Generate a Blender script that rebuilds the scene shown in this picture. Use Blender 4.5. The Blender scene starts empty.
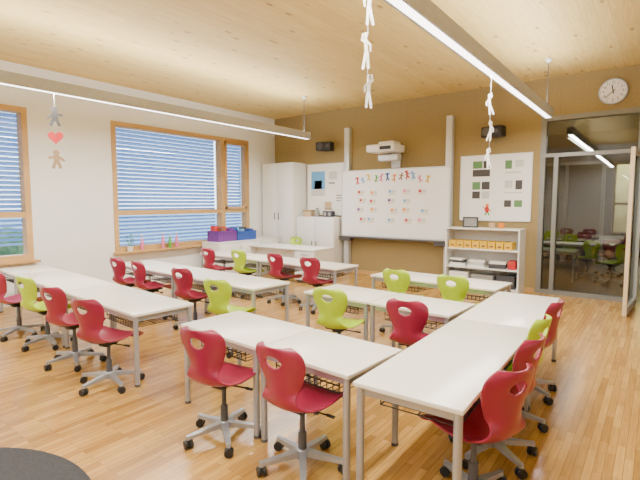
import bpy, bmesh, math, random
from mathutils import Vector, Matrix
SC = bpy.context.scene
C = SC.collection
random.seed(11)
PI = math.pi
R = math.radians
H = 3.27          # ceiling height
TH = 0.567        # desk height
ORD = ['first','second','third','fourth','fifth','sixth','seventh','eighth','ninth','tenth','eleventh','twelfth','thirteenth','fourteenth']

# ------------------------------------------------------------------ materials
def nodes(m):
    m.use_nodes = True
    nt = m.node_tree
    return nt, nt.nodes, nt.links, nt.nodes['Principled BSDF']

def mat(name, col, rough=0.5, metal=0.0, var=0.05, scale=25, emit=0.0, coat=0.0):
    m = bpy.data.materials.new(name)
    nt, N, L, b = nodes(m)
    tc = N.new('ShaderNodeTexCoord'); nz = N.new('ShaderNodeTexNoise')
    nz.inputs['Scale'].default_value = scale; nz.inputs['Detail'].default_value = 3
    L.new(tc.outputs['Object'], nz.inputs['Vector'])
    rp = N.new('ShaderNodeValToRGB')
    lo = [max(0, c*(1-var)) for c in col]; hi = [c*(1+var) for c in col]
    rp.color_ramp.elements[0].position = 0.3; rp.color_ramp.elements[1].position = 0.7
    rp.color_ramp.elements[0].color = (*lo, 1); rp.color_ramp.elements[1].color = (*hi, 1)
    L.new(nz.outputs['Fac'], rp.inputs['Fac'])
    L.new(rp.outputs['Color'], b.inputs['Base Color'])
    b.inputs['Roughness'].default_value = rough; b.inputs['Metallic'].default_value = metal
    b.inputs['Coat Weight'].default_value = coat
    if emit:
        b.inputs['Emission Color'].default_value = (*col, 1); b.inputs['Emission Strength'].default_value = emit
    return m

def glass(name, tint=(1,1,1), fac=0.07):
    m = bpy.data.materials.new(name); nt, N, L, b = nodes(m)
    out = N['Material Output']; N.remove(b)
    t = N.new('ShaderNodeBsdfTransparent'); t.inputs['Color'].default_value = (*tint,1)
    g = N.new('ShaderNodeBsdfGlossy'); g.inputs['Roughness'].default_value = 0.02
    mx = N.new('ShaderNodeMixShader'); mx.inputs[0].default_value = fac
    L.new(t.outputs[0], mx.inputs[1]); L.new(g.outputs[0], mx.inputs[2]); L.new(mx.outputs[0], out.inputs['Surface'])
    return m

def planks(name, c1, c2, seam, row, width, grain=0.25, rough=0.4, along='Y', knots=0.0, mortar=0.0015, bias=0.0, gs=(2.2,38), ks=(2.0,4.6)):
    m = bpy.data.materials.new(name); nt, N, L, b = nodes(m)
    tc = N.new('ShaderNodeTexCoord'); sp = N.new('ShaderNodeSeparateXYZ'); cb = N.new('ShaderNodeCombineXYZ')
    L.new(tc.outputs['Object'], sp.inputs[0])
    if along == 'Y': L.new(sp.outputs['Y'], cb.inputs['X']); L.new(sp.outputs['X'], cb.inputs['Y'])
    elif along == 'X': L.new(sp.outputs['X'], cb.inputs['X']); L.new(sp.outputs['Y'], cb.inputs['Y'])
    else: L.new(sp.outputs['Z'], cb.inputs['X']); L.new(sp.outputs['X'], cb.inputs['Y'])
    br = N.new('ShaderNodeTexBrick'); L.new(cb.outputs[0], br.inputs['Vector'])
    br.offset = 0.37; br.offset_frequency = 2
    for k, v in (('Color1',c1),('Color2',c2),('Mortar',seam)): br.inputs[k].default_value = (*v,1)
    br.inputs['Scale'].default_value = 1; br.inputs['Mortar Size'].default_value = mortar
    br.inputs['Mortar Smooth'].default_value = 0.3; br.inputs['Brick Width'].default_value = width
    br.inputs['Row Height'].default_value = row; br.inputs['Bias'].default_value = bias
    mp = N.new('ShaderNodeMapping'); mp.inputs['Scale'].default_value = (gs[0], gs[1], 1); L.new(cb.outputs[0], mp.inputs['Vector'])
    nz = N.new('ShaderNodeTexNoise'); nz.inputs['Scale'].default_value = 1; nz.inputs['Detail'].default_value = 5
    L.new(mp.outputs[0], nz.inputs['Vector'])
    rp = N.new('ShaderNodeValToRGB'); rp.color_ramp.elements[0].position = .3; rp.color_ramp.elements[1].position = .72
    g0 = 1-grain
    rp.color_ramp.elements[0].color = (g0,g0*.96,g0*.9,1); rp.color_ramp.elements[1].color = (1.08,1.08,1.08,1)
    L.new(nz.outputs['Fac'], rp.inputs['Fac'])
    mu = N.new('ShaderNodeMixRGB'); mu.blend_type = 'MULTIPLY'; mu.inputs[0].default_value = 1
    L.new(br.outputs['Color'], mu.inputs[1]); L.new(rp.outputs['Color'], mu.inputs[2])
    last = mu
    if knots:
        m2 = N.new('ShaderNodeMapping'); m2.inputs['Scale'].default_value = (ks[0], ks[1], 1); L.new(cb.outputs[0], m2.inputs['Vector'])
        vo = N.new('ShaderNodeTexVoronoi'); vo.inputs['Scale'].default_value = 1.0; L.new(m2.outputs[0], vo.inputs['Vector'])
        r2 = N.new('ShaderNodeValToRGB')
        r2.color_ramp.elements[0].position = .06; r2.color_ramp.elements[0].color = (1,1,1,1)
        r2.color_ramp.elements[1].position = .19; r2.color_ramp.elements[1].color = (0,0,0,1)
        L.new(vo.outputs['Distance'], r2.inputs['Fac'])
        ml = N.new('ShaderNodeMath'); ml.operation = 'MULTIPLY'; ml.inputs[1].default_value = knots
        L.new(r2.outputs['Color'], ml.inputs[0])
        mk = N.new('ShaderNodeMixRGB'); mk.inputs[2].default_value = (c1[0]*.40, c1[1]*.28, c1[2]*.2, 1)
        L.new(ml.outputs[0], mk.inputs[0]); L.new(last.outputs[0], mk.inputs[1]); last = mk
    L.new(last.outputs[0], b.inputs['Base Color']); b.inputs['Roughness'].default_value = rough
    return m

def blindmat():
    m = bpy.data.materials.new('blind_slat'); nt, N, L, b = nodes(m); out = N['Material Output']
    tc = N.new('ShaderNodeTexCoord'); nz = N.new('ShaderNodeTexNoise'); nz.inputs['Scale'].default_value = 1.5
    L.new(tc.outputs['Object'], nz.inputs['Vector'])
    rp = N.new('ShaderNodeValToRGB'); rp.color_ramp.elements[0].color = (.35,.55,.80,1); rp.color_ramp.elements[1].color = (.47,.66,.87,1)
    L.new(nz.outputs['Fac'], rp.inputs['Fac']); L.new(rp.outputs['Color'], b.inputs['Base Color']); b.inputs['Roughness'].default_value = .45
    t = N.new('ShaderNodeBsdfTranslucent'); L.new(rp.outputs['Color'], t.inputs['Color'])
    mx = N.new('ShaderNodeMixShader'); mx.inputs[0].default_value = .46
    L.new(b.outputs[0], mx.inputs[1]); L.new(t.outputs[0], mx.inputs[2]); L.new(mx.outputs[0], out.inputs['Surface'])
    return m

M = {}
M['floor'] = planks('oak_strip_floor', (.615,.362,.098), (.40,.21,.048), (.20,.10,.026), .043, .38, grain=.18, rough=.22, along='Y', mortar=.0012, gs=(5,60))
M['ceil'] = planks('pine_ceiling', (.73,.568,.222), (.68,.512,.185), (.53,.38,.13), .12, 4.2, grain=.14, rough=.6, along='Y', knots=.9, mortar=.002, gs=(3,60), ks=(3.0,6.8))
M['fibre'] = planks('olive_tan_fibre_panel', (.318,.240,.104), (.312,.236,.102), (.25,.19,.08), 1.25, 4.0, grain=.05, rough=.85, along='Z', mortar=.003, gs=(30,34))
M['white_wall'] = mat('white_plaster', (.81,.825,.83), .8, var=.012, scale=8)
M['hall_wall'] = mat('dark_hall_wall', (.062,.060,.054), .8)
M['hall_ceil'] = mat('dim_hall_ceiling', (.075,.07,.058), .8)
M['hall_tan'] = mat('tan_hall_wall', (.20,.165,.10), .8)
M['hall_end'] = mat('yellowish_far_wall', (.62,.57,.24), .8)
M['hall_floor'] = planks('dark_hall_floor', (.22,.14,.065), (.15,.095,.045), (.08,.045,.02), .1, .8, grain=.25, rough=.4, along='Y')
M['oak'] = planks('oak_frame', (.60,.38,.155), (.55,.34,.13), (.50,.29,.10), .3, 3, grain=.2, rough=.45, along='Z', mortar=.0)
M['pale_oak'] = planks('pale_door_oak', (.76,.62,.40), (.73,.58,.36), (.62,.47,.27), .3, 3, grain=.12, rough=.45, along='Z', mortar=.0)
M['slat'] = blindmat()
M['glass'] = glass('window_glass', fac=.04)
M['glass_d'] = glass('partition_glass', (.70,.72,.70), .085)
M['alu_d'] = mat('grey_partition_frame', (.22,.22,.21), .4, .2)
M['silver'] = mat('silver_grey_metal', (.42,.44,.48), .35, .55, var=.03)
M['alu'] = mat('light_grey_aluminium', (.66,.68,.70), .4, .2, var=.02)
M['top'] = mat('cream_laminate', (.83,.80,.70), .28, var=.012, scale=60)
M['red'] = mat('raspberry_plastic', (.295,.014,.055), .28, var=.04)
M['green'] = mat('lime_plastic', (.43,.645,.008), .30, var=.04)
M['black'] = mat('black_plastic', (.014,.014,.015), .45)
M['dgrey'] = mat('dark_grey_plastic', (.08,.08,.085), .5)
M['wire'] = mat('dark_wire', (.035,.035,.04), .4, .4)
M['white'] = mat('white_lacquer', (.82,.82,.80), .4, var=.01)
M['wboard'] = mat('glossy_white_enamel', (.90,.90,.90), .18, var=.006)
M['paper'] = mat('white_paper', (.88,.87,.84), .8, var=.02)
M['lamp_body'] = mat('grey_metal_housing', (.46,.47,.49), .5, .05)
M['lamp_on'] = mat('glowing_diffuser', (1,.97,.92), .5, emit=7, var=0)
M['rug'] = mat('charcoal_rug', (.045,.047,.055), .95, var=.35, scale=180)
M['terrace'] = mat('grey_blue_terrace', (.20,.27,.34), .9, var=.15, scale=2)
M['hedge'] = mat('hedge_green', (.05,.11,.04), .9, var=.45, scale=7)
M['leaf'] = mat('leaf_green', (.08,.24,.035), .6, var=.3, scale=9)
def cm(key, col, rough=.5, **k):
    if key not in M: M[key] = mat(key, col, rough, **k)
    return M[key]
for k, c in dict(c_red=(.52,.02,.025), c_orange=(.85,.26,.015), c_yellow=(.80,.50,.02), c_green=(.12,.42,.06), c_blue=(.025,.08,.38),
                 c_sky=(.13,.38,.72), c_purple=(.14,.03,.24), c_pink=(.80,.20,.38), c_brown=(.25,.11,.04), c_grey=(.30,.29,.28),
                 c_beige=(.55,.40,.24), c_dark=(.05,.05,.06), c_cream=(.85,.80,.68), c_slate=(.055,.05,.048), c_tan=(.32,.22,.12), c_pale=(.60,.60,.58), c_leafy=(.10,.24,.09)).items(): cm(k, c, .55)

# ------------------------------------------------------------------ mesh builder
class MB:
    def __init__(s): s.bm = bmesh.new(); s.mi = 0
    def _mark(s, verts):
        if s.mi:
            for f in {f for v in verts for f in v.link_faces}: f.material_index = s.mi
    def box(s, x0, x1, y0, y1, z0, z1, bev=0, seg=2):
        vs = bmesh.ops.create_cube(s.bm, size=1)['verts']
        for v in vs: v.co = Vector(((x0+x1)/2+v.co.x*(x1-x0), (y0+y1)/2+v.co.y*(y1-y0), (z0+z1)/2+v.co.z*(z1-z0)))
        s._mark(vs)
        if bev:
            es = list({e for v in vs for e in v.link_edges})
            bmesh.ops.bevel(s.bm, geom=es, offset=bev, segments=seg, affect='EDGES', profile=.5)
        return s
    def cyl(s, p0, p1, r0, r1=None, n=16):
        p0, p1 = Vector(p0), Vector(p1); d = p1-p0
        if r1 is None: r1 = r0
        q = Vector((0,0,1)).rotation_difference(d).to_matrix().to_4x4()
        vs = bmesh.ops.create_cone(s.bm, cap_ends=True, segments=n, radius1=r0, radius2=r1, depth=d.length,
                                   matrix=Matrix.Translation((p0+p1)/2) @ q)['verts']
        s._mark(vs); return s
    def tube(s, pts, r, n=6):
        for a, b in zip(pts[:-1], pts[1:]): s.cyl(a, b, r, r, n)
        return s
    def bar(s, p0, p1, w0, h0, w1, h1):
        p0, p1 = Vector(p0), Vector(p1); d = (p1-p0).normalized(); side = d.cross(Vector((0,0,1))).normalized(); up = side.cross(d)
        vs = []
        for p, w, h in ((p0,w0,h0),(p1,w1,h1)):
            for sx, sz in ((-1,-1),(1,-1),(1,1),(-1,1)): vs.append(s.bm.verts.new(p+side*sx*w/2+up*sz*h/2))
        fs = [(0,1,2,3),(7,6,5,4),(0,4,5,1),(1,5,6,2),(2,6,7,3),(3,7,4,0)]
        for f in fs: s.bm.faces.new([vs[i] for i in f])
        s._mark(vs); return s
    def lathe(s, prof, c=(0,0,0), n=24, axis='Z'):
        rings = []
        for r, h in prof:
            ring = []
            for k in range(n):
                a = 2*PI*k/n
                if axis == 'Z': p = (c[0]+r*math.cos(a), c[1]+r*math.sin(a), c[2]+h)
                else: p = (c[0]+r*math.cos(a), c[1]-h, c[2]+r*math.sin(a))
                ring.append(s.bm.verts.new(p))
            rings.append(ring)
        for A, B in zip(rings[:-1], rings[1:]):
            for k in range(n): s.bm.faces.new((A[k], A[(k+1)%n], B[(k+1)%n], B[k]))
        s.bm.faces.new(rings[0]); s.bm.faces.new(rings[-1])
        s._mark([v for r in rings for v in r]); return s
    def plate(s, pts, t=.003, y=0):      # polygon in the XZ plane, extruded towards -Y
        a = [s.bm.verts.new((p[0], y, p[1])) for p in pts]; b = [s.bm.verts.new((p[0], y-t, p[1])) for p in pts]
        n = len(pts); s.bm.faces.new(a); s.bm.faces.new(b)
        for k in range(n): s.bm.faces.new((a[k], a[(k+1)%n], b[(k+1)%n], b[k]))
        s._mark(a+b); return s
    def disc(s, x, z, r, t=.003, y=0, n=16): return s.plate([(x+r*math.cos(2*PI*k/n), z+r*math.sin(2*PI*k/n)) for k in range(n)], t, y)
    def capsule(s, p, q, r, t=.003, y=0):
        dx, dz = q[0]-p[0], q[1]-p[1]; a = math.atan2(dz, dx); pts = []
        for k in range(7): pts.append((q[0]+r*math.cos(a-PI/2+PI*k/6), q[1]+r*math.sin(a-PI/2+PI*k/6)))
        for k in range(7): pts.append((p[0]+r*math.cos(a+PI/2+PI*k/6), p[1]+r*math.sin(a+PI/2+PI*k/6)))
        return s.plate(pts, t, y)
    def figure(s, cx, cz, h, t=.003, pose=0.0):   # a little paper person, centre cx, feet at cz
        u = h
        s.disc(cx, cz+.83*u, .155*u, t)
        s.capsule((cx, cz+.40*u), (cx, cz+.62*u), .15*u, t, -.0003)
        for sd in (-1, 1):
            s.capsule((cx+sd*.10*u, cz+.62*u), (cx+sd*.34*u, cz+(.50+.22*pose*sd)*u), .065*u, t, -.0006)
            s.capsule((cx+sd*.07*u, cz+.36*u), (cx+sd*(.18+.05*pose)*u, cz+.07*u), .075*u, t, -.0009)
        return s
    def slim(s, h, t=.003, pose=0.0, k=1.0):   # slender long-limbed paper figure
        u = h
        s.disc(0, .90*u, .065*u*k, t)
        s.capsule((0, .40*u), (0, .80*u), .042*u*k, t, -.0003)
        for sd in (-1, 1):
            hi = sd*pose > 0
            s.capsule((sd*.03*u, .74*u), (sd*.12*u*k, (.84 if hi else .60)*u), .024*u*k, t, -.0006)
            s.capsule((sd*.12*u*k, (.84 if hi else .60)*u), (sd*.10*u*k, (.99 if hi else .45)*u), .022*u*k, t, -.0004)
            s.capsule((sd*.025*u, .42*u), (sd*(.06+.05*pose*sd)*u*k, .0), .030*u*k, t, -.0009)
        return s
    def sprite(s, h, t, kind):    # bold letter-like dancing shape for the whiteboard
        u = h; r = .085*u
        s.disc(0, .88*u, .12*u, t)
        s.capsule((0,.38*u),(0,.70*u), .11*u, t, -.0003)
        arms = [((-.26,.88),(.26,.88)),((-.28,.60),(.26,.90)),((-.26,.90),(.28,.60)),((-.28,.56),(.28,.56))][kind % 4]
        legs = [((-.20,.02),(.20,.02)),((-.08,.0),(.28,.14)),((-.28,.14),(.08,.0))][kind % 3]
        for (x, z) in arms: s.capsule((0,.64*u),(x*u,z*u), r*.8, t, -.0006)
        for (x, z) in legs: s.capsule((0,.36*u),(x*u,z*u), r, t, -.0009)
        return s
    def build(s, name, mats, parent=None, flat=False, loc=None):
        bmesh.ops.recalc_face_normals(s.bm, faces=s.bm.faces[:])
        if not flat:
            for f in s.bm.faces: f.smooth = True
            for e in s.bm.edges:
                if len(e.link_faces) != 2 or e.calc_face_angle(0) > .6: e.smooth = False
        me = bpy.data.meshes.new(name); s.bm.to_mesh(me); s.bm.free()
        if not isinstance(mats, (list, tuple)): mats = [mats]
        for m in mats: me.materials.append(M[m] if isinstance(m, str) else m)
        o = bpy.data.objects.new(name, me); C.objects.link(o)
        if parent: o.parent = parent
        if loc is not None: o.location = loc
        return o

def tag(o, label=None, cat=None, group=None, kind=None):
    if label: o['label'] = label
    if cat: o['category'] = cat
    if group: o['group'] = group
    if kind: o['kind'] = kind
    return o
def empty(name, loc=(0,0,0), rz=0, label=None, cat=None, group=None, kind=None):
    o = bpy.data.objects.new(name, None); o.empty_display_size = .1; C.objects.link(o)
    o.location = loc; o.rotation_euler = (0,0,rz)
    return tag(o, label, cat, group, kind)
def copy_tree(o, parent=None):
    c = o.copy(); C.objects.link(c)
    if parent: c.parent = parent
    for ch in list(o.children): copy_tree(ch, c)
    return c
def struct(name, mb, m, parent=None, flat=True):
    o = mb.build(name, m, parent, flat)
    if not parent: o['kind'] = 'structure'
    return o

# ------------------------------------------------------------------ room shell
XL, YB, XR, YF = -7.0, 7.6, 2.2, -2.0
PTOP = 2.70
struct('floor', MB().box(-7.3, 2.4, -2.2, 7.66, -.12, 0), 'floor')
struct('floor_hall', MB().box(-4.2, 2.4, 7.66, 16.2, -.12, 0), 'hall_floor')
struct('ceiling', MB().box(-7.3, 2.4, -2.2, 7.75, H, H+.15), 'ceil')
W1 = (-.4, 2.6); W2 = (3.785, 6.77); WZ = (.61, 2.70)
w = MB()
w.box(XL-.3, XL, -2.2, 7.75, 0, WZ[0]); w.box(XL-.3, XL, -2.2, 7.75, WZ[1], H)
for a, b in ((-2.2, W1[0]), (W1[1], W2[0]), (W2[1], 7.75)): w.box(XL-.3, XL, a, b, WZ[0], WZ[1])
struct('wall_left', w, 'white_wall')
w = MB(); w.box(XL, -1.50, YB, YB+.15, 0, H); w.box(-1.50, 2.4, YB, YB+.15, PTOP, H); w.box(.85, 2.4, YB, YB+.15, 0, PTOP)
struct('wall_back', w, 'fibre')
struct('wall_right', MB().box(XR, XR+.2, -2.2, 7.6, 0, H), 'white_wall')
struct('wall_front', MB().box(XL, XR, YF-.2, YF, 0, H), 'white_wall')
struct('baseboard_left', MB().box(XL, XL+.015, YF, YB, 0, .07), 'white')
struct('baseboard_back', MB().box(XL+.02, -1.52, YB-.015, YB, 0, .07), 'oak')
# hall behind the glazed partition
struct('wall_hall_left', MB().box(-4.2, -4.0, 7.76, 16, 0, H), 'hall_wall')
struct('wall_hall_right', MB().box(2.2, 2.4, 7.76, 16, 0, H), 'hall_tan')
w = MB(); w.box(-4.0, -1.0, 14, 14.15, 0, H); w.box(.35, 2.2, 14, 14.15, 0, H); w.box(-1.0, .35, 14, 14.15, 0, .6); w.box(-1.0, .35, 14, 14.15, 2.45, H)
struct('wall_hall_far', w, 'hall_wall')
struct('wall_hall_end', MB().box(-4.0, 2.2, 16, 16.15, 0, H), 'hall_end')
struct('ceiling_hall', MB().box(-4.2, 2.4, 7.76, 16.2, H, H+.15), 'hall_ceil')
p = empty('window_4', (0,0,0), kind='structure')
m = MB()
for x in (-1.0, -.58, -.16, .29): m.box(x, x+.06, 13.98, 14.1, .6, 2.45)
for z in (.6, 1.35, 2.39): m.box(-1.0, .35, 13.985, 14.095, z, z+.06)
m.build('window_frame', 'oak', p, flat=True)
MB().box(-.94, .29, 14.04, 14.045, .66, 2.39).build('pane', 'glass', p, flat=True)
# inner glazed screen in the hall
p = empty('window_5', (0,0,0), kind='structure')
m = MB()
for x in (-2.6, -1.85, -1.10): m.box(x, x+.07, 12.2, 12.28, 0, 2.3)
m.box(-2.6, -1.03, 12.2, 12.28, 2.3, 2.37)
m.build('window_frame', 'alu_d', p, flat=True)
MB().box(-2.53, -1.85, 12.235, 12.242, .02, 2.3).box(-1.78, -1.10, 12.235, 12.242, .02, 2.3).build('pane', 'glass_d', p, flat=True)

# ---- windows
def window(n, y0, y1, mull, blind_to):
    root = empty('window_%d' % n, (0,0,0), kind='structure')
    z0, z1 = WZ; xa, xb = XL-.14, XL+.015; f = .075
    m = MB()
    m.box(xa, xb, y0, y1, z1-f, z1); m.box(xa, xb, y0, y1, z0, z0+f)
    for y in (y0, y1-f): m.box(xa, xb, y, y+f, z0+f, z1-f)
    for y in mull: m.box(xa, xb, y-.05, y+.05, z0+f, z1-f)
    tz = 1.24
    m.box(xa, xb-.01, y0+f, y1-f, tz-.04, tz+.04)
    m.build('window_frame', 'oak', root, flat=True)
    g = MB(); g.box(XL-.085, XL-.08, y0+f, y1-f, z0+f, z1-f); g.build('pane', 'glass', root, flat=True)
    if n == 2:   # opening casement sash with its handle
        c = MB(); a, b = mull[0]+.05, y1-f
        for (p, q, r, s_) in ((a, a+.05, tz+.04, z1-f), (b-.05, b, tz+.04, z1-f), (a, b, z1-f-.05, z1-f), (a, b, tz+.04, tz+.09)):
            c.box(XL-.06, XL+.03, p, q, r, s_)
        sash = c.build('sash', 'oak', root, flat=True)
        MB().box(XL+.03, XL+.05, a+.012, a+.038, 1.78, 1.86).box(XL+.045, XL+.06, a+.015, a+.035, 1.70, 1.84).build('handle', 'silver', sash)
    s = MB(); z = z1-.03; xc = XL-.23; pitch = .066
    while z > blind_to:
        t = R(46) if z > tz else R(32)
        cx, cz = .0365*math.cos(t), .0365*math.sin(t); nx, nz = -.0015*math.sin(t), .0015*math.cos(t)
        for (p, q) in zip([y0]+[x for x in mull], [x for x in mull]+[y1]):
            vs = []
            for y in (p+.02, q-.02):
                for (dx, dz) in ((-cx-nx,-cz-nz),(cx-nx,cz-nz),(cx+nx,cz+nz),(-cx+nx,-cz+nz)): vs.append(s.bm.verts.new((xc+dx, y, z+dz)))
            for f_ in ((0,1,2,3),(7,6,5,4),(0,4,5,1),(1,5,6,2),(2,6,7,3),(3,7,4,0)): s.bm.faces.new([vs[i] for i in f_])
        z -= pitch
    s.build('venetian_blind', 'slat', root, flat=True)
    b = MB(); b.box(XL, XL+.14, y0-.04, y1+.04, z0-.03, z0, .006); b.build('window_sill', 'oak', root)
window(1, W1[0], W1[1], [1.1], .80)
window(2, W2[0], W2[1], [6.06], .68)

# ---- outdoors
struct('terrace', MB().box(-90, -7.3, -40, 90, -.6, -.5), 'terrace')
m = MB()
for k in range(9):
    y = 1.0+k*.68+random.uniform(-.15,.15)
    vs = bmesh.ops.create_icosphere(m.bm, subdivisions=3, radius=random.uniform(.6,.75), matrix=Matrix.Translation((-13.5+random.uniform(-.3,.3), y, -.02)))['verts']
    for v in vs: v.co += v.normal*random.uniform(-.07,.09)
tag(m.build('hedge', 'hedge'), 'dark green hedge outside, seen below the blind of the left window', 'hedge')

# ---- glazed partition and door
p = empty('window_3', (0,0,0), kind='structure')
m = MB(); y0, y1 = YB-.01, YB+.12
DX = -.28; RZ = 2.09
m.box(-1.50, -1.43, y0, y1, 0, PTOP); m.box(-1.31, -1.25, y0, y1, 0.06, RZ); m.box(DX, DX+.07, y0, y1, 0, PTOP); m.box(.78, .85, y0, y1, 0, PTOP)
m.box(-1.43, DX, y0, y1, PTOP-.07, PTOP); m.box(-1.43, DX, y0, y1, 0, .06); m.box(DX+.07, .78, y0, y1, PTOP-.07, PTOP)
m.box(-1.43, DX, y0, y1, RZ, RZ+.055); m.box(DX+.07, .78, y0, y1, RZ, RZ+.055)
m.build('window_frame', 'alu_d', p, flat=True)
MB().box(-1.43, -1.31, YB+.05, YB+.058, .06, RZ).box(-1.25, DX, YB+.05, YB+.058, .06, RZ).box(-1.43, DX, YB+.05, YB+.058, RZ+.055, PTOP-.07).box(DX+.07, .78, YB+.05, YB+.058, RZ+.055, PTOP-.07).build('pane', 'glass_d', p, flat=True)
d = empty('door_1', (DX+.06, YB-.02, 0), R(-4), kind='structure')   # open leaf runs along local -Y
m = MB(); w_ = .98; dh = 2.07
m.box(-.018, .022, -w_, -w_+.08, .01, dh); m.box(-.018, .022, -.08, 0, .01, dh); m.box(-.018, .022, -w_+.08, -.08, dh-.08, dh); m.box(-.018, .022, -w_+.08, -.08, .01, .10)
fr = m.build('door_frame', 'alu', d, flat=True)
MB().box(-.020, .024, -w_-.014, -w_, .01, dh).build('edge_strip', 'pale_oak', d, flat=True)
MB().box(0, .006, -w_+.08, -.08, .10, dh-.08).build('pane', 'glass_d', d, flat=True)
MB().cyl((-.018, -w_+.04, 1.02), (-.080, -w_+.04, 1.02), .012).cyl((-.075, -w_+.04, 1.02), (-.075, -w_+.17, 1.02), .012).cyl((-.018, -w_+.04, 1.02), (-.026, -w_+.04, 1.02), .026).build('handle', 'black', d)

# ------------------------------------------------------------------ swivel chairs
CT = [(.205,-.050,.10),(.203,-.032,.140),(.190,-.008,.168),(.15,.008,.183),(.08,.004,.189),(0,-.006,.186),(-.07,-.010,.174),(-.13,-.004,.150),
      (-.17,.020,.124),(-.19,.062,.105),(-.198,.105,.106),(-.204,.15,.123),(-.212,.20,.145),(-.222,.25,.159),(-.232,.292,.157),(-.240,.322,.134),(-.244,.340,.088)]
def catmull(P, n):
    out = []; m = len(P)-1
    for i in range(n+1):
        t = i/n*m; k = min(int(t), m-1); u = t-k
        a, b, c, d_ = P[max(k-1,0)], P[k], P[k+1], P[min(k+2,m)]
        out.append([.5*((2*b[j])+(-a[j]+c[j])*u+(2*a[j]-5*b[j]+4*c[j]-d_[j])*u*u+(-a[j]+3*b[j]-3*c[j]+d_[j])*u**3) for j in range(3)])
    return out
def shell_mesh():
    bm = bmesh.new(); rows = catmull(CT, 64); cols = 24; grid = []
    for y, z, wd in rows:
        bf = max(0, min(1, (z-.02)/.12)); bf = bf*bf*(3-2*bf); r = []
        for j in range(cols+1):
            u = -1+2*j/cols
            r.append(bm.verts.new((u*wd, y+bf*.055*u*u, z+(1-bf)*.026*u*u*(1 if y < .15 else .4))))
        grid.append(r)
    for A, B in zip(grid[:-1], grid[1:]):
        for j in range(cols): bm.faces.new((A[j], A[j+1], B[j+1], B[j]))
    hz, rx, rz = .262, .048, .031
    kill = []
    for f in bm.faces:
        c = f.calc_center_median()
        if c.y < -.15 and (c.x/rx)**2+((c.z-hz)/rz)**2 < 1: kill.append(f)
    hv = {v for f in kill for v in f.verts}
    bmesh.ops.delete(bm, geom=kill, context='FACES')
    for v in hv:
        if v.is_valid and v.is_boundary:
            a = math.atan2((v.co.z-hz)/rz, v.co.x/rx); nx, nz = rx*math.cos(a), hz+rz*math.sin(a)
            v.co.y += -(nz-v.co.z)*.2; v.co.x = nx; v.co.z = nz
    bmesh.ops.recalc_face_normals(bm, faces=bm.faces[:])
    for f in bm.faces: f.smooth = True
    me = bpy.data.meshes.new('shell_raw'); bm.to_mesh(me); bm.free()
    o = bpy.data.objects.new('shell_raw', me); C.objects.link(o)
    s = o.modifiers.new('s', 'SOLIDIFY'); s.thickness = .011; s.offset = 0
    q = o.modifiers.new('q', 'SUBSURF'); q.levels = 1
    dg = bpy.context.evaluated_depsgraph_get(); dg.update()
    out = bpy.data.meshes.new_from_object(o.evaluated_get(dg))
    bpy.data.objects.remove(o); bpy.data.meshes.remove(me)
    for f in out.polygons: f.use_smooth = True
    return out
SH_R = shell_mesh(); SH_R.name = 'seat_shell_red'; SH_R.materials.clear(); SH_R.materials.append(M['red'])
SH_G = SH_R.copy(); SH_G.name = 'seat_shell_green'; SH_G.materials.clear(); SH_G.materials.append(M['green'])
SEAT = .375
def make_chair():
    t = empty('swivel_chair')
    s = bpy.data.objects.new('seat_shell', SH_R); C.objects.link(s); s.parent = t; s.location = (0,0,SEAT)
    m = MB(); m.box(-.085,.085,-.10,.09,SEAT-.030,SEAT-.012,.006); m.box(-.04,.04,-.06,.06,SEAT-.06,SEAT-.028,.008); m.build('seat_mount', 'black', t)
    MB().cyl((.03,.0,SEAT-.045), (.17,.02,SEAT-.052), .005).cyl((.15,.018,SEAT-.051), (.19,.022,SEAT-.054), .009, .008).build('lever', 'black', t)
    MB().cyl((0,0,.17), (0,0,SEAT-.05), .014).cyl((0,0,.06), (0,0,.20), .024, .022).build('gas_lift', 'dgrey', t)
    b = MB(); b.lathe([(.032,.055),(.036,.062),(.036,.098),(.028,.108)], n=20)
    for k in range(5):
        a = 2*PI*k/5; c_, s_ = math.cos(a), math.sin(a)
        b.bar((.02*c_, .02*s_, .086), (.225*c_, .225*s_, .066), .042, .034, .026, .018)
        b.cyl((.222*c_, .222*s_, .054), (.222*c_, .222*s_, .077), .014, .013, 12)
    base = b.build('star_base', 'silver', t)
    cm_ = MB()
    for sx in (-1, 1): cm_.lathe([(.012,-.009),(.024,-.009),(.026,-.006),(.026,.006),(.024,.009),(.012,.009)], (sx*.001, sx*.014, .026), 18, 'Y')
    cm_.box(-.014,.014,-.005,.005,.024,.052,.002); cm_.cyl((0,0,.04),(0,0,.058),.007,n=10)
    first = None
    for k in range(5):
        a = 2*PI*k/5
        if first is None: first = cm_.build('castor', 'black', base); o = first
        else: o = first.copy(); C.objects.link(o); o.parent = base
        o.location = (.222*math.cos(a), .222*math.sin(a), 0); o.rotation_euler = (0,0,a+random.uniform(.6,2.4))
    return t
chair0 = make_chair(); _first = [True]
def chair(x, y, th, col, label, group, star=None):
    if _first[0]: o = chair0; _first[0] = False
    else: o = copy_tree(chair0)
    o.location = (x, y, 0); o.rotation_euler = (0,0,R(th))
    rs = random.uniform(0, 1.25)
    for ch in o.children:
        if ch.name.startswith('seat_shell'): ch.data = SH_R if col == 'red' else SH_G
        if ch.name.startswith('star_base'): ch.rotation_euler = (0,0,rs if star is None else R(star-th))
    return tag(o, label, 'chair', group)
g1, g2, g3 = 'swivel chairs around the joined front desks', 'swivel chairs at the window side desk rows', 'swivel chairs in the hall behind the glass'
chair(-2.02, 1.73, 10, 'red', 'red plastic swivel chair at the near desk pair, left one of the two', g1)
chair(-1.45, 1.77, 0, 'red', 'red plastic swivel chair at the near desk pair, beside the corner where the desks join', g1)
chair(-.635, 2.03, 66, 'red', 'red swivel chair nearest the viewer on the right side of the long desk line', g1, 0)
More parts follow.
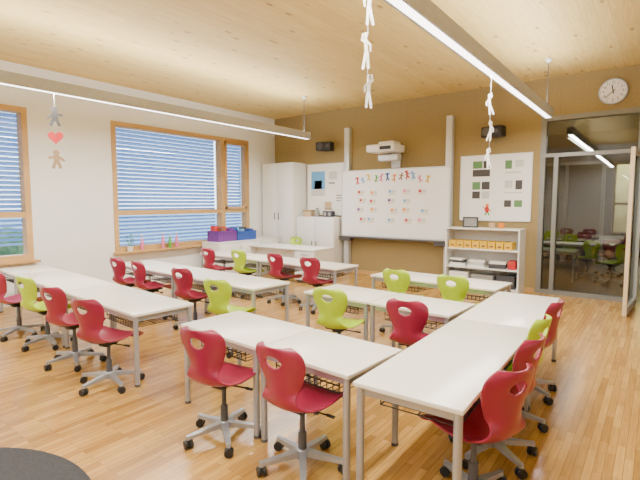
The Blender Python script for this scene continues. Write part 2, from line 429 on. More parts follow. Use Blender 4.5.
chair(-.68, 2.50, 80, 'red', 'red swivel chair second along the right side of the long desk line', g1, 36)
chair(-.73, 2.95, 84, 'green', 'lime green swivel chair between two red ones on the right side of the desk line', g1, 0)
chair(-.745, 3.50, 84, 'red', 'red swivel chair farthest along the right side of the desk line', g1)
chair(-2.13, 3.10, 8, 'green', 'lime green swivel chair beside a red one at the middle desk joining the long line', g1)
chair(-1.43, 3.08, 6, 'red', 'red swivel chair at the middle desk, directly behind the near desk pair', g1)
chair(-2.16, 4.36, 0, 'green', 'lime green swivel chair in front of the whiteboard, left of the two', g1)
chair(-1.55, 4.34, 0, 'green', 'lime green swivel chair in front of the low white bookshelf, right of the two', g1)
chair(-3.33, 1.72, 15, 'red', 'red swivel chair at the right end of the desk row nearest the left edge', g2)
chair(-4.02, 1.78, 12, 'red', 'red swivel chair between the green chair and the end of the left desk row', g2)
chair(-4.77, 1.86, 8, 'green', 'only lime green swivel chair at the left foremost desk row', g2)
chair(-5.36, 1.82, 5, 'red', 'red swivel chair cut off by the left edge of the picture', g2)
chair(-5.45, 3.14, 4, 'red', 'red swivel chair farthest left at the middle window desk row', g2)
chair(-4.92, 3.12, -4, 'red', 'red swivel chair second from left at the middle window desk row', g2)
chair(-4.05, 3.08, 6, 'red', 'red swivel chair left of the green one at the middle window desk row', g2)
chair(-3.21, 2.84, 10, 'green', 'lime green swivel chair at the right end of the middle window desk row', g2)
chair(-5.50, 4.62, 0, 'red', 'red swivel chair leftmost at the rear window desk row', g2)
chair(-4.93, 4.72, 0, 'green', 'only lime green swivel chair at the rear window desk row', g2)
chair(-4.17, 4.70, -5, 'red', 'red swivel chair just right of the green one at the rear window desk row', g2)
chair(-3.52, 4.62, 3, 'red', 'red swivel chair at the right end of the rear window desk row', g2)
chair(-5.85, 6.78, 180, 'green', 'lime green chair back peeking over the teacher desk before the tall white cupboard', g2)
chair(-1.05, 9.72, 30, 'green', 'lime green chair in the hall beyond the door, left of the two green ones', g3)
chair(-.62, 9.1, 60, 'green', 'lime green chair in the hall nearest the open glass door', g3)
chair(-.72, 10.25, 10, 'red', 'red chair at the desk in the hall behind the glass', g3)

# ------------------------------------------------------------------ desks
DW = .52
_tp = {}
def make_table(L):
    t = empty('classroom_desk')
    MB().box(-L/2, L/2, -DW/2, DW/2, TH-.024, TH, .006).build('desk_top', 'top', t)
    f = MB(); i = .03; z0, z1 = TH-.066, TH-.025
    f.box(-L/2+i, L/2-i, -DW/2+i, -DW/2+i+.022, z0, z1); f.box(-L/2+i, L/2-i, DW/2-i-.022, DW/2-i, z0, z1)
    f.box(-L/2+i, -L/2+i+.022, -DW/2+i+.022, DW/2-i-.022, z0, z1); f.box(L/2-i-.022, L/2-i, -DW/2+i+.022, DW/2-i-.022, z0, z1)
    f.build('frame', 'silver', t, flat=True)
    for sx in (-1, 1):
        for sy in (-1, 1):
            x, y = sx*(L/2-.028), sy*(DW/2-.028)
            l = MB(); l.cyl((x,y,.012), (x,y,TH-.024), .019, n=18); l.mi = 1; l.cyl((x,y,0), (x,y,.018), .021, n=18)
            l.build('leg', ['silver','dgrey'], t)
    n = 1 if L < 1 else 2
    for k in range(n):
        cx = 0 if n == 1 else (-L/4 if k == 0 else L/4); bw = .23
        m = MB(); yA, yB_ = -DW/2+.06, DW/2-.08; zb, zt = TH-.138, TH-.068
        for j in range(12):
            x = cx-bw+2*bw*j/11
            m.tube([(x,yA,zt-.03),(x,yA,zb),(x,yB_,zb),(x,yB_,zt)], .0032, 5)
        for y, z in ((yA,zt-.03),(yA,zb),(yB_,zb),(yB_,zt),((yA+yB_)/2,zb)): m.tube([(cx-bw,y,z),(cx+bw,y,z)], .0045, 5)
        for x in (cx-bw, cx+bw): m.tube([(x,yA,zt-.03),(x,yA,zt+.04)], .0045, 5); m.tube([(x,yB_,zt),(x,yB_,zt+.04)], .0045, 5)
        m.build('wire_basket', 'wire', t)
    return t
def table(nx, ny, rot, L, label, group):      # nx, ny: near-left corner
    o = _tp.get(L)
    if o is None: o = _tp[L] = make_table(L)
    else: o = copy_tree(o)
    a = R(rot); c_, s_ = math.cos(a), math.sin(a)
    o.location = (nx+c_*L/2-s_*DW/2, ny+s_*L/2+c_*DW/2, 0); o.rotation_euler = (0,0,a)
    return tag(o, label, 'desk', group)
ga, gb = 'cream desks joined in the right half of the room', 'cream desks in rows on the window side'
a = R(-3.5)
table(-2.612, 1.86, -3.5, .78, 'small cream desk nearest on the left, with a free left end', ga)
table(-2.612+.790*math.cos(a), 1.86+.790*math.sin(a), -3.5, .66, 'small cream desk touching the corner of the long right desk line', ga)
a = R(91.5)
table(-.59, 1.74, 91.5, 1.44, 'long cream desk nearest the viewer with red chairs on its right', ga)
table(-.59+1.452*math.cos(a), 1.74+1.452*math.sin(a), 91.5, 1.20, 'long cream desk at the far half of the right desk line', ga)
table(-2.655, 3.265, -3, .72, 'small cream desk with the green chair in the middle row', ga)
table(-2.655+.731, 3.227, -3, .72, 'small cream desk with the red chair in the middle row', ga)
table(-2.66, 4.50, -3, 1.44, 'cream desk in front of the whiteboard with two green chairs', ga)
def row(xr, yr, rot, Ls, labels):      # right end near corner, laid leftwards
    aa = R(rot); d_ = 0
    for L, lb in zip(Ls, labels):
        d_ += L
        table(xr-d_*math.cos(aa), yr-d_*math.sin(aa), rot, L, lb, gb); d_ += .010
row(-3.10, 1.80, -4, [1.44,1.44,.72], ['cream desk at the right end of the foremost window row', 'cream desk in the middle of the foremost window row', 'small cream desk at the left end of the foremost window row'])
row(-3.12, 3.06, -3.5, [1.44,1.44], ['cream desk at the right end of the middle window row', 'cream desk at the left end of the middle window row'])
row(-3.24, 4.62, -3, [1.44,1.44], ['cream desk at the right end of the rear window row', 'cream desk at the left end of the rear window row'])
table(-2.1, 10.5, 0, 1.44, 'wide cream desk in the dark hall behind the glass', 'desks in the hall')
table(-1.85, 8.8, 0, .72, 'small cream desk in the hall close behind the glass', 'desks in the hall')
# teacher's desk with a drawer unit at its right end
t = empty('teacher_desk', (-5.44, 6.30, 0), 0, 'white teacher desk with a drawer unit at its right end, before the cupboards', 'desk')
MB().box(-.80,.80,-.30,.30,.575,.605,.005).build('desk_top', 'white', t)
MB().box(-.785,-.755,-.28,.28,0,.575).build('side_panel', 'white', t, flat=True)
MB().box(-.755,.34,-.10,-.08,.22,.575).build('back_panel', 'white', t, flat=True)
MB().box(.34,.785,-.26,.28,.05,.575).build('drawer_unit', 'white', t, flat=True)
MB().box(.36,.765,-.24,.26,0,.05).build('plinth', 'dgrey', t, flat=True)
for k in range(3):
    z = .058+k*.172
    dr = MB().box(.345,.78,-.280,-.261,z,z+.164,.003).build('drawer', 'white', t)
    MB().box(.50,.63,-.298,-.290,z+.10,z+.112).box(.505,.515,-.290,-.280,z+.10,z+.112).box(.615,.625,-.290,-.280,z+.10,z+.112).build('handle', 'silver', dr, flat=True)

# ------------------------------------------------------------------ pendant lamps
def pendant(x, y0, y1, z, wires, label, down, up):
    t = empty('pendant_lamp', (x, (y0+y1)/2, z), 0, label, 'lamp', 'long linear pendant lamps')
    l = (y1-y0)/2
    m = MB(); m.box(-.052,-.034,-l,l,-.036,.082); m.box(.034,.052,-l,l,-.036,.082); m.box(-.052,.052,-l-.006,-l,-.036,.082); m.box(-.052,.052,l,l+.006,-.036,.082); m.box(-.034,.034,-l,l,0,.02)
    m.build('housing', 'lamp_body', t, flat=True)
    MB().box(-.034,.034,-l,l,-.033,-.02).build('diffuser', 'lamp_on', t, flat=True)
    for yw in wires:
        MB().cyl((0,yw-t.location.y,.02), (0,yw-t.location.y,H-z), .0055, n=8).build('suspension_wire', 'dgrey', t)
        MB().lathe([(.045,H-z),(.045,H-z-.02),(.018,H-z-.05)], (0,yw-t.location.y,0), 16).build('ceiling_rose', 'alu', t)
    for zz, rx, pw in ((-.040, 0, down), (.088, PI, up)):
        if not pw: continue
        li = bpy.data.lights.new('strip_light', 'AREA'); li.shape = 'RECTANGLE'; li.size = .07; li.size_y = 2*l-.02; li.energy = pw; li.color = (1,.972,.925)
        lo = bpy.data.objects.new('strip_light', li); C.objects.link(lo); lo.location = (x, (y0+y1)/2, z+zz); lo.rotation_euler = (rx,0,0)
pendant(-5.1, -1.6, 6.42, 2.575, (-1, 6.30), 'long lit linear pendant lamp on the window side', 270, 138)
pendant(-1.25, -1.6, 6.75, 2.57, (-1, 6.60), 'long lit linear pendant lamp ending near the clock and door', 270, 138)
pendant(-1.32, 9.0, 12.0, 2.57, (9.5, 11.6), 'linear lamp glowing in the dark hall behind the glass', 20, 0)
li = bpy.data.lights.new('far_room_light', 'AREA'); li.size = 1.2; li.energy = 170; li.color = (1,.97,.88)
lo = bpy.data.objects.new('far_room_light', li); C.objects.link(lo); lo.location = (-.4, 15.1, 3.1)

# ------------------------------------------------------------------ hanging paper garlands
def garland(x, y, ztop, rz, items, label, wide=1.2):
    t = empty('paper_garland', (x, y, ztop), rz, label, 'garland', 'paper garlands hanging from the lamps')
    zb = min(i[1] for i in items)
    MB().cyl((0,.002,0), (0,.002,zb-ztop), .0016, n=5).build('string', 'white', t)
    for kind, zz, s_, mt, tw in items:
        m = MB()
        if kind == 'heart':
            pts = []
            for k in range(36):
                q = 2*PI*k/36; pts.append((s_*.031*16*math.sin(q)**3, s_*.031*(13*math.cos(q)-5*math.cos(2*q)-2*math.cos(3*q)-math.cos(4*q))+s_*.45))
            m.plate(pts, .003); o = m.build('paper_heart', mt, t, loc=(0,0,zz-ztop))
        elif tw:
            m.slim(s_, .003, kind, wide)
            for v in m.bm.verts:      # twist the strip of paper about its own string
                q = R(tw)*1.8*v.co.z/s_; x_, y_ = v.co.x, v.co.y
                v.co.x = x_*math.cos(q)-y_*math.sin(q); v.co.y = x_*math.sin(q)+y_*math.cos(q)
            o = m.build('paper_figure', mt, t, loc=(0,0,zz-ztop))
        else:
            m.figure(0, 0, s_, .003, kind)
            if mt == 'c_slate':
                for sd in (-1, 1): m.disc(sd*.11*s_, .97*s_, .06*s_, .003)
            o = m.build('paper_figure', mt, t, loc=(0,0,zz-ztop))
        o.rotation_euler = (0, R(tw*.12), 0)
garland(-5.1, 2.16, 2.54, R(50), [(.3,2.20,.20,'c_slate',0),('heart',2.02,.15,'c_red',0),(-.3,1.76,.20,'c_tan',0)], 'garland with grey figure, red heart and beige figure beside the left window')
garland(-1.25, 2.07, 2.53, R(35), [(.9,2.32,.19,'paper',25),(-.9,2.10,.18,'c_cream',-35),(.6,1.90,.17,'paper',30)], 'white paper figure garland hanging at the top centre of the room', 1.3)
garland(-1.25, 4.18, 2.53, R(20), [(.9,2.19,.18,'paper',-30),(-.8,1.96,.17,'c_cream',30),(.5,1.71,.18,'paper',-30)], 'white paper figure garland hanging in front of the magnet board', 1.4)

# ------------------------------------------------------------------ interactive whiteboard
YW = 7.44
t = empty('whiteboard', (-3.945, YW, 0), 0, 'large white interactive board on two tall aluminium columns', 'whiteboard')
MB().box(-1.08,1.08,-.02,.03,.78,2.0).build('board_surface', 'wboard', t, flat=True)
m = MB(); m.box(-1.105,1.105,-.026,.03,2.0,2.025); m.box(-1.105,-1.08,-.026,.03,.755,2.025); m.box(1.08,1.105,-.026,.03,.755,2.025); m.box(-1.105,1.105,-.026,.03,.755,.78)
m.build('frame', 'alu', t, flat=True)
MB().box(-1.10,1.10,-.11,-.028,.725,.752,.005).build('pen_tray', 'dgrey', t)
for sx in (-1,1):
    MB().box(sx*1.04-.055,sx*1.04+.055,.035,.15,0,2.87,.008).build('column', 'alu', t)
    MB().box(sx*.98-.12,sx*.98+.12,-.09,.03,.66,.722,.006).build('control_box', 'dgrey', t)
t = empty('projector', (-3.95, 7.30, 2.33), 0, 'white short throw projector on an arm above the whiteboard', 'projector')
MB().box(-.30,.26,-.30,.12,-.03,.10,.025,3).build('body', 'white', t)
MB().box(-.12,.18,-.18,.12,.10,.16,.02,3).build('top_hump', 'white', t)
MB().box(-.02,.20,-.306,-.296,.0,.06).build('lens_window', 'black', t, flat=True)
MB().box(-.05,.05,.10,.29,-.02,.06,.01).box(-.09,.09,.27,.298,-.28,.12,.006).build('wall_arm', 'white', t)
MB().box(-.2,.2,-.05,.12,-.17,-.06,.015).build('lower_casing', 'alu', t)
cols = ['c_red','c_sky','c_yellow','c_green','c_pink','c_blue','c_orange','c_brown','c_red','c_sky','c_pink','c_yellow']
yf = YW-.0205
for k, cl in enumerate(cols):
    x = -4.68+k*.130; z = 1.78+.04*(1-abs((k-5.5)/5.5)**2)+random.uniform(-.03,.03)
    o = MB().sprite(random.uniform(.12,.15), .003, (k*7+k//3) % 12).build('magnet_figure', cl, loc=(x, yf, z)); o.rotation_euler = (0, random.uniform(-.3,.3), 0)
    tag(o, 'small %s figure magnet, %s from left along the top of the whiteboard' % ({'c_sky':'light blue'}.get(cl, cl[2:]), ORD[k]), 'magnet', 'coloured figure magnets on the whiteboard')
colx = [[-4.60,-4.34,-3.92,-3.66,-3.34],[-4.58,-4.36,-3.95,-3.62],[-4.61,-4.33,-3.90,-3.64,-3.30],[-4.57,-4.37,-3.94,-3.60,-3.33]]
for r_, z in enumerate((1.54,1.37,1.20,1.03)):
    for k, x in enumerate(colx[r_]):
        t = empty('picture_card', (x+random.uniform(-.02,.02), yf, z+random.uniform(-.015,.015)), 0, 'small picture card, %s from left in the %s card row on the whiteboard' % (ORD[k], ['top','second','third','bottom'][r_]), 'card', 'picture cards on the whiteboard')
        MB().box(-.082,.082,-.002,0,0,.11).build('card', 'c_cream', t, flat=True)
        MB().box(-.065,-.012,-.003,-.0021,.045,.095).build('print', random.choice(['c_red','c_sky','c_orange','c_pink','c_purple','c_red']), t, flat=True)
        MB().box(.005,.065,-.003,-.0021,.045,.095).box(-.065,.065,-.003,-.0021,.014,.028).build('print', 'c_pale', t, flat=True)

# ------------------------------------------------------------------ loudspeakers, clock
def speaker(x, z, rz, label):
    t = empty('loudspeaker', (x, 7.44, z), R(rz), label, 'loudspeaker', 'black wall loudspeakers')
    MB().box(-.17,.17,-.10,.08,-.085,.085,.02,3).build('cabinet', 'black', t)
    m = MB(); m.lathe([(.068,0),(.068,.006),(.055,.004),(.02,.001)], (-.08,-.10,0), 24, 'Y'); m.lathe([(.035,0),(.035,.006),(.01,.004)], (.09,-.10,.0), 20, 'Y'); m.build('driver', 'dgrey', t)
    MB().box(-.03,.03,.07,.155,-.03,.03).build('bracket', 'dgrey', t)
speaker(-5.48, 2.54, 12, 'black loudspeaker on the wall left of the whiteboard')
speaker(-2.16, 2.52, -12, 'black loudspeaker on the wall above the magnet board')
t = empty('wall_clock', (-.60, YB, 2.95), 0, 'round white wall clock with black numerals above the door', 'clock')
MB().lathe([(.165,0),(.178,.005),(.178,.035),(.168,.04),(.162,.03)], (0,0,0), 40, 'Y').build('rim', 'silver', t)
MB().disc(0,0,.163,.004,-.029,40).build('face', 'paper', t, flat=True)
m = MB()
for k in range(60):
    q = 2*PI*k/60; r0 = .146 if k % 5 else .140
    m.capsule((r0*math.sin(q), r0*math.cos(q)), (.154*math.sin(q), .154*math.cos(q)), .0012 if k % 5 else .0026, .0012, -.033)
m.build('minute_marks', 'black', t, flat=True)
nb = bmesh.new()
for k in range(1, 13):
    cu = bpy.data.curves.new('num', 'FONT'); cu.body = str(k); cu.size = .046; cu.align_x = 'CENTER'; cu.align_y = 'CENTER'; cu.extrude = .0006
    o = bpy.data.objects.new('num', cu); C.objects.link(o); dg = bpy.context.evaluated_depsgraph_get(); dg.update()
    me = bpy.data.meshes.new_from_object(o.evaluated_get(dg)); q = 2*PI*k/12
    me.transform(Matrix.Translation((.115*math.sin(q), -.0342, .115*math.cos(q))) @ Matrix.Rotation(PI/2, 4, 'X')); nb.from_mesh(me)
    bpy.data.objects.remove(o); bpy.data.curves.remove(cu); bpy.data.meshes.remove(me)
me = bpy.data.meshes.new('numerals'); nb.to_mesh(me); nb.free(); me.materials.append(M['black'])
o = bpy.data.objects.new('numerals', me); C.objects.link(o); o.parent = t
def hand(ang, l, w_, y): 
    q = R(ang); MB().capsule((-.03*math.sin(q), -.03*math.cos(q)), (l*math.sin(q), l*math.cos(q)), w_, .002, y).build('clock_hand', 'black', t, flat=True)
hand(228, .125, .005, -.036); hand(349, .085, .007, -.0385)

# ------------------------------------------------------------------ magnet board with papers
t = empty('magnet_board', (-2.165, YB, 1.645), 0, 'square white magnet board covered with paper sheets right of the whiteboard', 'board')
MB().box(-.55,.55,-.022,0,-.525,.525).build('board_surface', 'wboard', t, flat=True)
m = MB(); m.box(-.565,.565,-.028,0,.525,.54); m.box(-.565,.565,-.028,0,-.54,-.525); m.box(-.565,-.55,-.028,0,-.54,.54); m.box(.55,.565,-.028,0,-.54,.54); m.build('frame', 'alu', t, flat=True)
def sheet(x, z, w_, h, prints, label, yb=YB-.0222, m0='paper', grp='paper sheets on the magnet board', name='paper_sheet', cat='paper'):
    t = empty(name, (x, yb, z), 0, label, cat, grp)
    MB().box(-w_/2,w_/2,-.0015,0,0,h).build('sheet', m0, t, flat=True)
    for (a, b, c_, d_, cl) in prints:
        MB().box(-w_/2+a*w_,-w_/2+b*w_,-.0023,-.0016,c_*h,d_*h).build('print', cl, t, flat=True)
sheet(-2.38, 1.81, .32, .30, [(.06,.94,.08,.46,'c_slate'),(.06,.55,.52,.92,'c_leafy'),(.60,.94,.52,.92,'c_slate')], 'large picture sheet, top of the left column on the magnet board')
sheet(-2.38, 1.44, .32, .33, [(.06,.46,.55,.93,'c_leafy'),(.54,.94,.55,.93,'c_slate'),(.06,.46,.10,.46,'c_slate'),(.54,.94,.10,.46,'c_pale')], 'large sheet of four pictures, lower of the left column on the magnet board')
t = empty('paper_figure', (-2.27, YB-.0222, 1.20), 0, 'small multicoloured paper figure at the bottom of the magnet board', 'paper figure')
MB().disc(0,.16,.03,.003).capsule((-.03,.095),(-.06,.135),.010,.003).capsule((.03,.095),(.06,.065),.010,.003).build('head_and_arms', 'c_orange', t, flat=True)
MB().capsule((0,.07),(0,.115),.030,.003,-.0035).build('shirt', 'c_red', t, flat=True)
MB().capsule((-.012,.045),(-.028,.005),.012,.003,-.0002).capsule((.012,.045),(.033,.008),.012,.003,-.0002).build('trousers', 'c_green', t, flat=True)
for j, (z, h_, pr) in enumerate(((1.83,.28,[(.10,.40,.40,.88,'c_leafy'),(.55,.90,.48,.88,'c_pale'),(.10,.8,.15,.24,'c_pale')]),
                                 (1.52,.27,[(.10,.45,.45,.88,'c_pale'),(.58,.88,.35,.88,'c_slate'),(.10,.9,.12,.20,'c_pale')]),
                                 (1.24,.24,[(.10,.42,.40,.85,'c_slate'),(.55,.90,.40,.85,'c_leafy')]))):
    sheet(-1.87, z, .34, h_, pr, 'large pale picture sheet, %s of the right column on the magnet board' % ['top','middle','bottom'][j])
# pin board beside tall cupboard
PX = -5.57
t = empty('pin_board', (PX, YB, 1.68), 0, 'white framed pin board above the low cupboard', 'board')
MB().box(-.46,.46,-.02,0,-.52,.52).build('board_surface', 'paper', t, flat=True)
m = MB(); m.box(-.475,.475,-.028,0,.52,.535); m.box(-.475,.475,-.028,0,-.535,-.52); m.box(-.475,-.46,-.028,0,-.52,.52); m.box(.46,.475,-.028,0,-.52,.52); m.build('frame', 'alu', t, flat=True)
gp = 'sheets on the pin board'
sheet(-5.76, 1.52, .40, .56, [(.05,.95,.30,.96,'c_sky'),(.25,.75,.30,.62,'c_blue'),(.05,.95,.05,.28,'c_pale')], 'blue poster on the pin board', YB-.0202, grp=gp)
sheet(-5.38, 1.72, .26, .36, [(.1,.9,.45,.9,'c_pale'),(.1,.7,.2,.3,'c_grey')], 'white printed sheet right of the blue poster', YB-.0202, grp=gp)
sheet(-5.22, 1.36, .18, .26, [(.1,.9,.7,.8,'c_grey'),(.1,.9,.5,.6,'c_grey'),(.1,.7,.3,.4,'c_grey')], 'white sheet with grey lines at the right of the pin board', YB-.0202, grp=gp)
sheet(-5.50, 1.20, .22, .28, [(.1,.9,.2,.8,'c_beige')], 'beige sheet low on the pin board', YB-.0202, grp=gp)

# ------------------------------------------------------------------ cupboards
def cupboard(name, x0, x1, y0, y1, h, nd, label):
    t = empty(name, ((x0+x1)/2, (y0+y1)/2, 0), 0, label, 'cupboard'); w_ = (x1-x0)/2; d_ = (y1-y0)/2
    MB().box(-w_,w_,-d_+.02,d_,.07,h,.004).build('body', 'white', t)
    MB().box(-w_+.02,w_-.02,-d_+.04,d_-.02,0,.07).build('plinth', 'dgrey', t, flat=True)
    dw = 2*w_/nd
    for k in range(nd):
        a, b = -w_+k*dw+.004, -w_+(k+1)*dw-.004
        dr = MB().box(a,b,-d_,-d_+.018,.075,h-.02,.003).build('door', 'white', t)
        hx = b-.05 if k % 2 == 0 else a+.05
        MB().cyl((hx,-d_-.03,h*.5-.07),(hx,-d_-.03,h*.5+.07),.008,n=10).cyl((hx,-d_,h*.5-.06),(hx,-d_-.03,h*.5-.06),.005,n=8).cyl((hx,-d_,h*.5+.06),(hx,-d_-.03,h*.5+.06),.005,n=8).build('handle', 'dgrey', dr)
cupboard('tall_cupboard', -6.94, -6.07, 7.12, 7.59, 2.24, 2, 'tall white two-door cupboard in the corner beside the window')
cupboard('low_cupboard', -6.04, -5.09, 7.20, 7.565, 1.12, 2, 'low white cupboard under the pin board')
# things on the low cupboard
t = empty('paper_carton', (-5.85, 7.38, 1.12), R(6), 'small brown carton on top of the low cupboard', 'carton')
MB().box(-.10,.10,-.08,.08,0,.13,.004).build('carton_body', 'c_beige', t); MB().box(-.104,.104,-.084,.084,.10,.135,.003).build('lid', 'c_tan', t)
tag(MB().lathe([(.035,0),(.05,.02),(.055,.10),(.03,.15),(.032,.18)], n=20).build('vase', 'c_grey', loc=(-5.62, 7.36, 1.12)), 'small grey vase on top of the low cupboard', 'vase')
t = empty('radio', (-5.34, 7.38, 1.12), R(-5), 'small dark radio on top of the low cupboard', 'radio')
MB().box(-.13,.13,-.05,.05,0,.12,.015,3).build('radio_body', 'c_dark', t)
MB().disc(-.06,.06,.04,.004,-.05).disc(.06,.06,.04,.004,-.05).build('speaker_grille', 'c_grey', t, flat=True)
MB().tube([(-.10,0,.115),(-.10,0,.16),(.10,0,.16),(.10,0,.115)], .006, 8).build('handle', 'dgrey', t)
t = empty('sideboard', (-6.59, 6.2, 0), 0, 'low white sideboard under the window carrying plastic crates', 'sideboard')
MB().box(-.25,.23,-.8,.8,.06,.66).build('body', 'white', t, flat=True)
MB().box(-.255,.255,-.81,.81,.66,.68,.004).build('worktop', 'white', t)
MB().box(-.23,.2,-.78,.78,0,.06).build('plinth', 'dgrey', t, flat=True)
for k in range(3):
    dr = MB().box(.231,.248,-.795+k*.53,-.27+k*.53,.065,.655,.003).build('door', 'white', t)
    MB().cyl((.275,-.31+k*.53,.5),(.275,-.31+k*.53,.6),.005,n=8).cyl((.248,-.31+k*.53,.55),(.275,-.31+k*.53,.55),.005,n=8).build('handle', 'silver', dr)
def crate(x, y, z, w_, d_, h, mt, label):
    t = empty('plastic_crate', (x,y,z), 0, label, 'crate', 'plastic crates on the sideboard')
    m = MB(); k = .012
    m.box(-w_,w_,-d_,d_,0,.012)
    for j in range(4):
        zz = .012+(h-.03)*j/3.4; m.box(-w_,w_,-d_,-d_+k,zz,zz+h*.25); m.box(-w_,w_,d_-k,d_,zz,zz+h*.25); m.box(-w_,-w_+k,-d_,d_,zz,zz+h*.25); m.box(w_-k,w_,-d_,d_,zz,zz+h*.25)
    for sx in (-1,1):
        for sy in (-.98,-.33,.33,.98): m.box(sx*(w_-.006)-.008,sx*(w_-.006)+.008,sy*d_-.012,sy*d_+.012,0,h)
    m.box(-w_-.01,w_+.01,-d_-.01,-d_+.01,h-.025,h); m.box(-w_-.01,w_+.01,d_-.01,d_+.01,h-.025,h); m.box(-w_-.01,-w_+.01,-d_,d_,h-.025,h); m.box(w_-.01,w_+.01,-d_,d_,h-.025,h)
    m.build('crate_body', mt, t, flat=True)
crate(-6.60, 5.68, .68, .15, .22, .19, 'c_purple', 'purple plastic crate with mixed contents on the sideboard')
crate(-6.60, 6.18, .68, .15, .24, .17, 'c_blue', 'dark blue plastic crate on the sideboard beside the purple one')
def folders(yc, lst, where):
    for k, (dx, dy, hh, cl) in enumerate(lst):
        tag(MB().box(-.06,.06,-.045,.045,0,hh-.04,.004).build('folder', cl, loc=(-6.60+dx, yc+dy, .693)), '%s folder upright in the %s crate, %s from left' % ({'c_sky':'light blue','c_dark':'black','paper':'white','c_brown':'brown'}.get(cl, cl[2:]), where, ORD[k]), 'folder', 'folders in the %s crate' % where)
folders(5.68, ((-.05,-.145,.32,'c_red'),(.04,-.045,.28,'c_brown'),(-.05,.055,.30,'c_red'),(.05,.15,.27,'c_purple')), 'purple')
folders(6.18, ((-.05,-.165,.28,'c_blue'),(.03,-.055,.24,'c_sky'),(-.05,.06,.27,'c_dark'),(.05,.165,.24,'c_blue')), 'dark blue')
# things on the sill: a potted plant and slim bottles
t = empty('potted_plant', (XL+.075, 4.00, WZ[0]), 0, 'small leafy green plant in a white pot at the left end of the sill', 'plant')
MB().lathe([(.040,0),(.052,.08),(.055,.085),(.048,.085),(.044,.07)], n=20).build('pot', 'white', t)
m = MB(); lf = MB()
for k in range(11):
    a = 2*PI*k/11*2.4; tip = Vector(((.02+.055*((k*7)%5)/4)*math.cos(a), (.03+.10*((k*7)%5)/4)*math.sin(a), .17+.018*(k%6)))
    m.cyl((0,0,.07), tip, .002, n=5)
    for q in (.6, 1.0):
        c = Vector((0,0,.07)).lerp(tip, q); d_ = Vector((math.cos(a+q*2)*.6, math.sin(a+q*2), .35)).normalized()*.06; sd = d_.cross(Vector((0,0,1))).normalized()*.018
        vs = [lf.bm.verts.new(v) for v in (c, c+d_*.5+sd, c+d_, c+d_*.5-sd)]; lf.bm.faces.new(vs)
m.build('stem', 'c_green', t); lf.build('leaves', 'leaf', t)
def bottle(y, mt, s_, label):
    t = empty('bottle_vase', (XL+.075, y, WZ[0]), 0, label, 'bottle', 'coloured bottles on the window sill')
    MB().lathe([(.024,0),(.029,.008),(.029,.12*s_),(.020,.15*s_),(.011,.17*s_),(.011,.21*s_)], n=16).build('bottle', mt, t)
    MB().cyl((0,0,.21*s_),(0,0,.235*s_),.013,n=12).build('cap', 'white', t)
bottle(4.22, 'c_pink', 1.1, 'pink bottle beside the plant at the left end of the sill')
bottle(4.62, 'c_pink', 1.2, 'pink bottle leftmost of the trio in the middle of the sill')
bottle(4.76, 'c_green', 1.05, 'green bottle between two pink ones in the middle of the sill')
bottle(4.90, 'c_pink', 1.15, 'pink bottle rightmost of the trio in the middle of the sill')

# ------------------------------------------------------------------ open bookshelf
SX0, SX1, SY0, SY1 = -2.82, -1.66, 7.20, 7.585
t = empty('bookshelf', ((SX0+SX1)/2, (SY0+SY1)/2, 0), 0, 'low open white bookshelf under the magnet board', 'bookshelf')
hw, hd = (SX1-SX0)/2, (SY1-SY0)/2
for sx in (-1,1): MB().box(sx*hw-.011*(1+sx),sx*hw+.011*(1-sx),-hd,hd,0,.975).build('side_panel', 'white', t, flat=True)
MB().box(-hw,hw,-hd,hd,.975,1.0,.003).build('top_board', 'white', t)
MB().box(-hw+.022,hw-.022,hd-.012,hd,.06,.975).build('back_panel', 'white', t, flat=True)
for z in (.06,.36,.66): MB().box(-hw+.022,hw-.022,-hd+.005,hd-.012,z-.011,z+.011).build('shelf', 'white', t, flat=True)
MB().box(-hw+.022,hw-.022,-hd+.03,-hd+.045,0,.049).build('kick_board', 'white', t, flat=True)
bx = [SX0+.11+k*.125 for k in range(8)]
for k, x in enumerate(bx):
    b = empty('storage_bin', (x, 7.36, .671), 0, 'small yellow storage bin, %s from left on the upper bookshelf board' % ORD[k], 'bin', 'yellow bins on the bookshelf')
    m = MB(); m.box(-.055,.055,-.13,.13,0,.008)
    m.box(-.055,-.049,-.13,.13,.008,.12); m.box(.049,.055,-.13,.13,.008,.12); m.box(-.049,.049,-.13,-.124,.008,.12); m.box(-.049,.049,.124,.13,.008,.12); m.box(-.058,.058,-.134,-.122,.108,.122)
    m.build('bin_body', 'c_yellow', b, flat=True)
    MB().box(-.025,.025,-.132,-.1305,.03,.06).build('label_plate', 'c_brown', b, flat=True)
spec = [(-2.64,.24,.05,'paper','white'),(-2.64,.20,.04,'c_dark','black'),(-2.64,.22,.03,'paper','white'),(-2.33,.27,.03,'paper','white'),(-2.33,.26,.05,'c_pale','grey'),(-2.33,.25,.03,'paper','white'),(-2.01,.25,.07,'c_dark','black'),(-2.01,.24,.04,'paper','white'),(-1.775,.11,.13,'c_red','red')]
zz = {}
for k, (x, w_, h, mt, nm) in enumerate(spec):
    z = zz.get(x, .371); zz[x] = z+h+.0005
    o = MB().box(-w_/2,w_/2,-.10,.10,0,h,.003).build('book', mt, loc=(x+random.uniform(-.012,.012), 7.36, z)); o.rotation_euler = (0,0,random.uniform(-.22,.22) if w_ > .15 else .05)
    tag(o, '%s book lying on the middle bookshelf board, %s counted from left and bottom' % (nm, ORD[k]), 'book', 'books lying on the bookshelf')
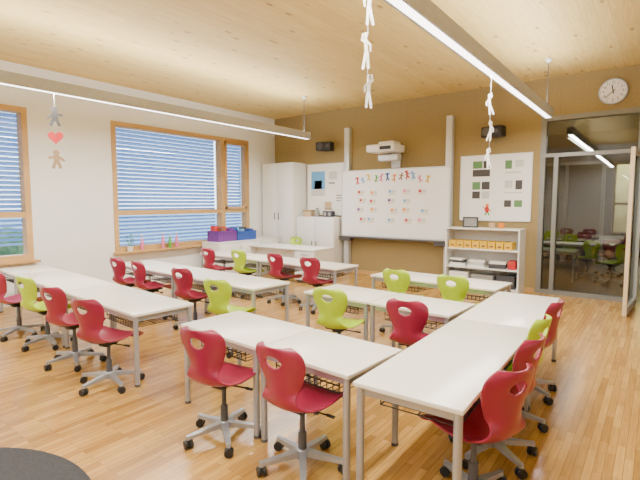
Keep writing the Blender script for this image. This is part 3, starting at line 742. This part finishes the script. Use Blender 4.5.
for k, (x, w_, h, mt, nm) in enumerate(((-2.6,.3,.2,'paper','white'),(-2.22,.34,.18,'c_grey','grey'),(-1.86,.26,.2,'c_dark','black'))):
    b = empty('storage_box', (x, 7.36, .071), 0, '%s storage box on the lowest bookshelf board, %s from left' % (nm, ORD[k]), 'box', 'boxes at the bottom of the bookshelf')
    MB().box(-w_/2,w_/2,-.13,.13,0,h-.03,.004).build('box_body', mt, b); MB().box(-w_/2-.005,w_/2+.005,-.135,.135,h-.03,h,.004).build('lid', mt, b)
t = empty('framed_picture', (-2.47, 7.38, 1.0), R(8), 'small dark framed picture standing on top of the bookshelf', 'picture')
m = MB(); m.box(-.12,.12,-.01,.01,0,.022); m.box(-.12,.12,-.01,.01,.15,.172); m.box(-.12,-.098,-.01,.01,.022,.15); m.box(.098,.12,-.01,.01,.022,.15); m.build('frame', 'c_dark', t, flat=True)
MB().box(-.098,.098,-.004,.004,.022,.15).build('picture', 'c_grey', t, flat=True)
MB().bar((0,.01,.14),(0,.10,0.002),.03,.004,.03,.004).build('stand', 'c_dark', t, flat=True)
for k, (x, mt, nm) in enumerate(((-2.12,'c_beige','beige'),(-1.98,'c_orange','orange'))):
    tag(MB().lathe([(.035,0),(.045,.01),(.05,.08),(.045,.085),(.04,.03)], n=20).build('small_pot', mt, loc=(x, 7.36, 1.0)), 'small %s pot on top of the bookshelf' % nm, 'pot', 'small pots on the bookshelf')

# ------------------------------------------------------------------ rug
tag(MB().lathe([(.88,0),(.90,.004),(.90,.010),(.885,.014)], (0,0,0), 72).build('round_rug', 'rug', loc=(-2.40, .15, 0)), 'round charcoal grey rug at the bottom left corner', 'rug')

# ------------------------------------------------------------------ sky and camera
wd = bpy.data.worlds.new('World'); SC.world = wd; wd.use_nodes = True
nt = wd.node_tree; bg = nt.nodes['Background']
tc = nt.nodes.new('ShaderNodeTexCoord'); sp = nt.nodes.new('ShaderNodeSeparateXYZ'); rp = nt.nodes.new('ShaderNodeValToRGB')
nt.links.new(tc.outputs['Generated'], sp.inputs[0]); nt.links.new(sp.outputs['Z'], rp.inputs['Fac'])
rp.color_ramp.elements[0].color = (.80,.91,1,1); rp.color_ramp.elements[1].color = (.42,.68,1,1)
nt.links.new(rp.outputs['Color'], bg.inputs['Color']); bg.inputs['Strength'].default_value = 6.2
cam = bpy.data.cameras.new('Camera'); cam.sensor_width = 36; cam.lens = 450/640*36; cam.clip_start = .05
co = bpy.data.objects.new('Camera', cam); C.objects.link(co)
co.location = (0,0,1.4); co.rotation_euler = (R(90-4.7), 0, R(37)); SC.camera = co
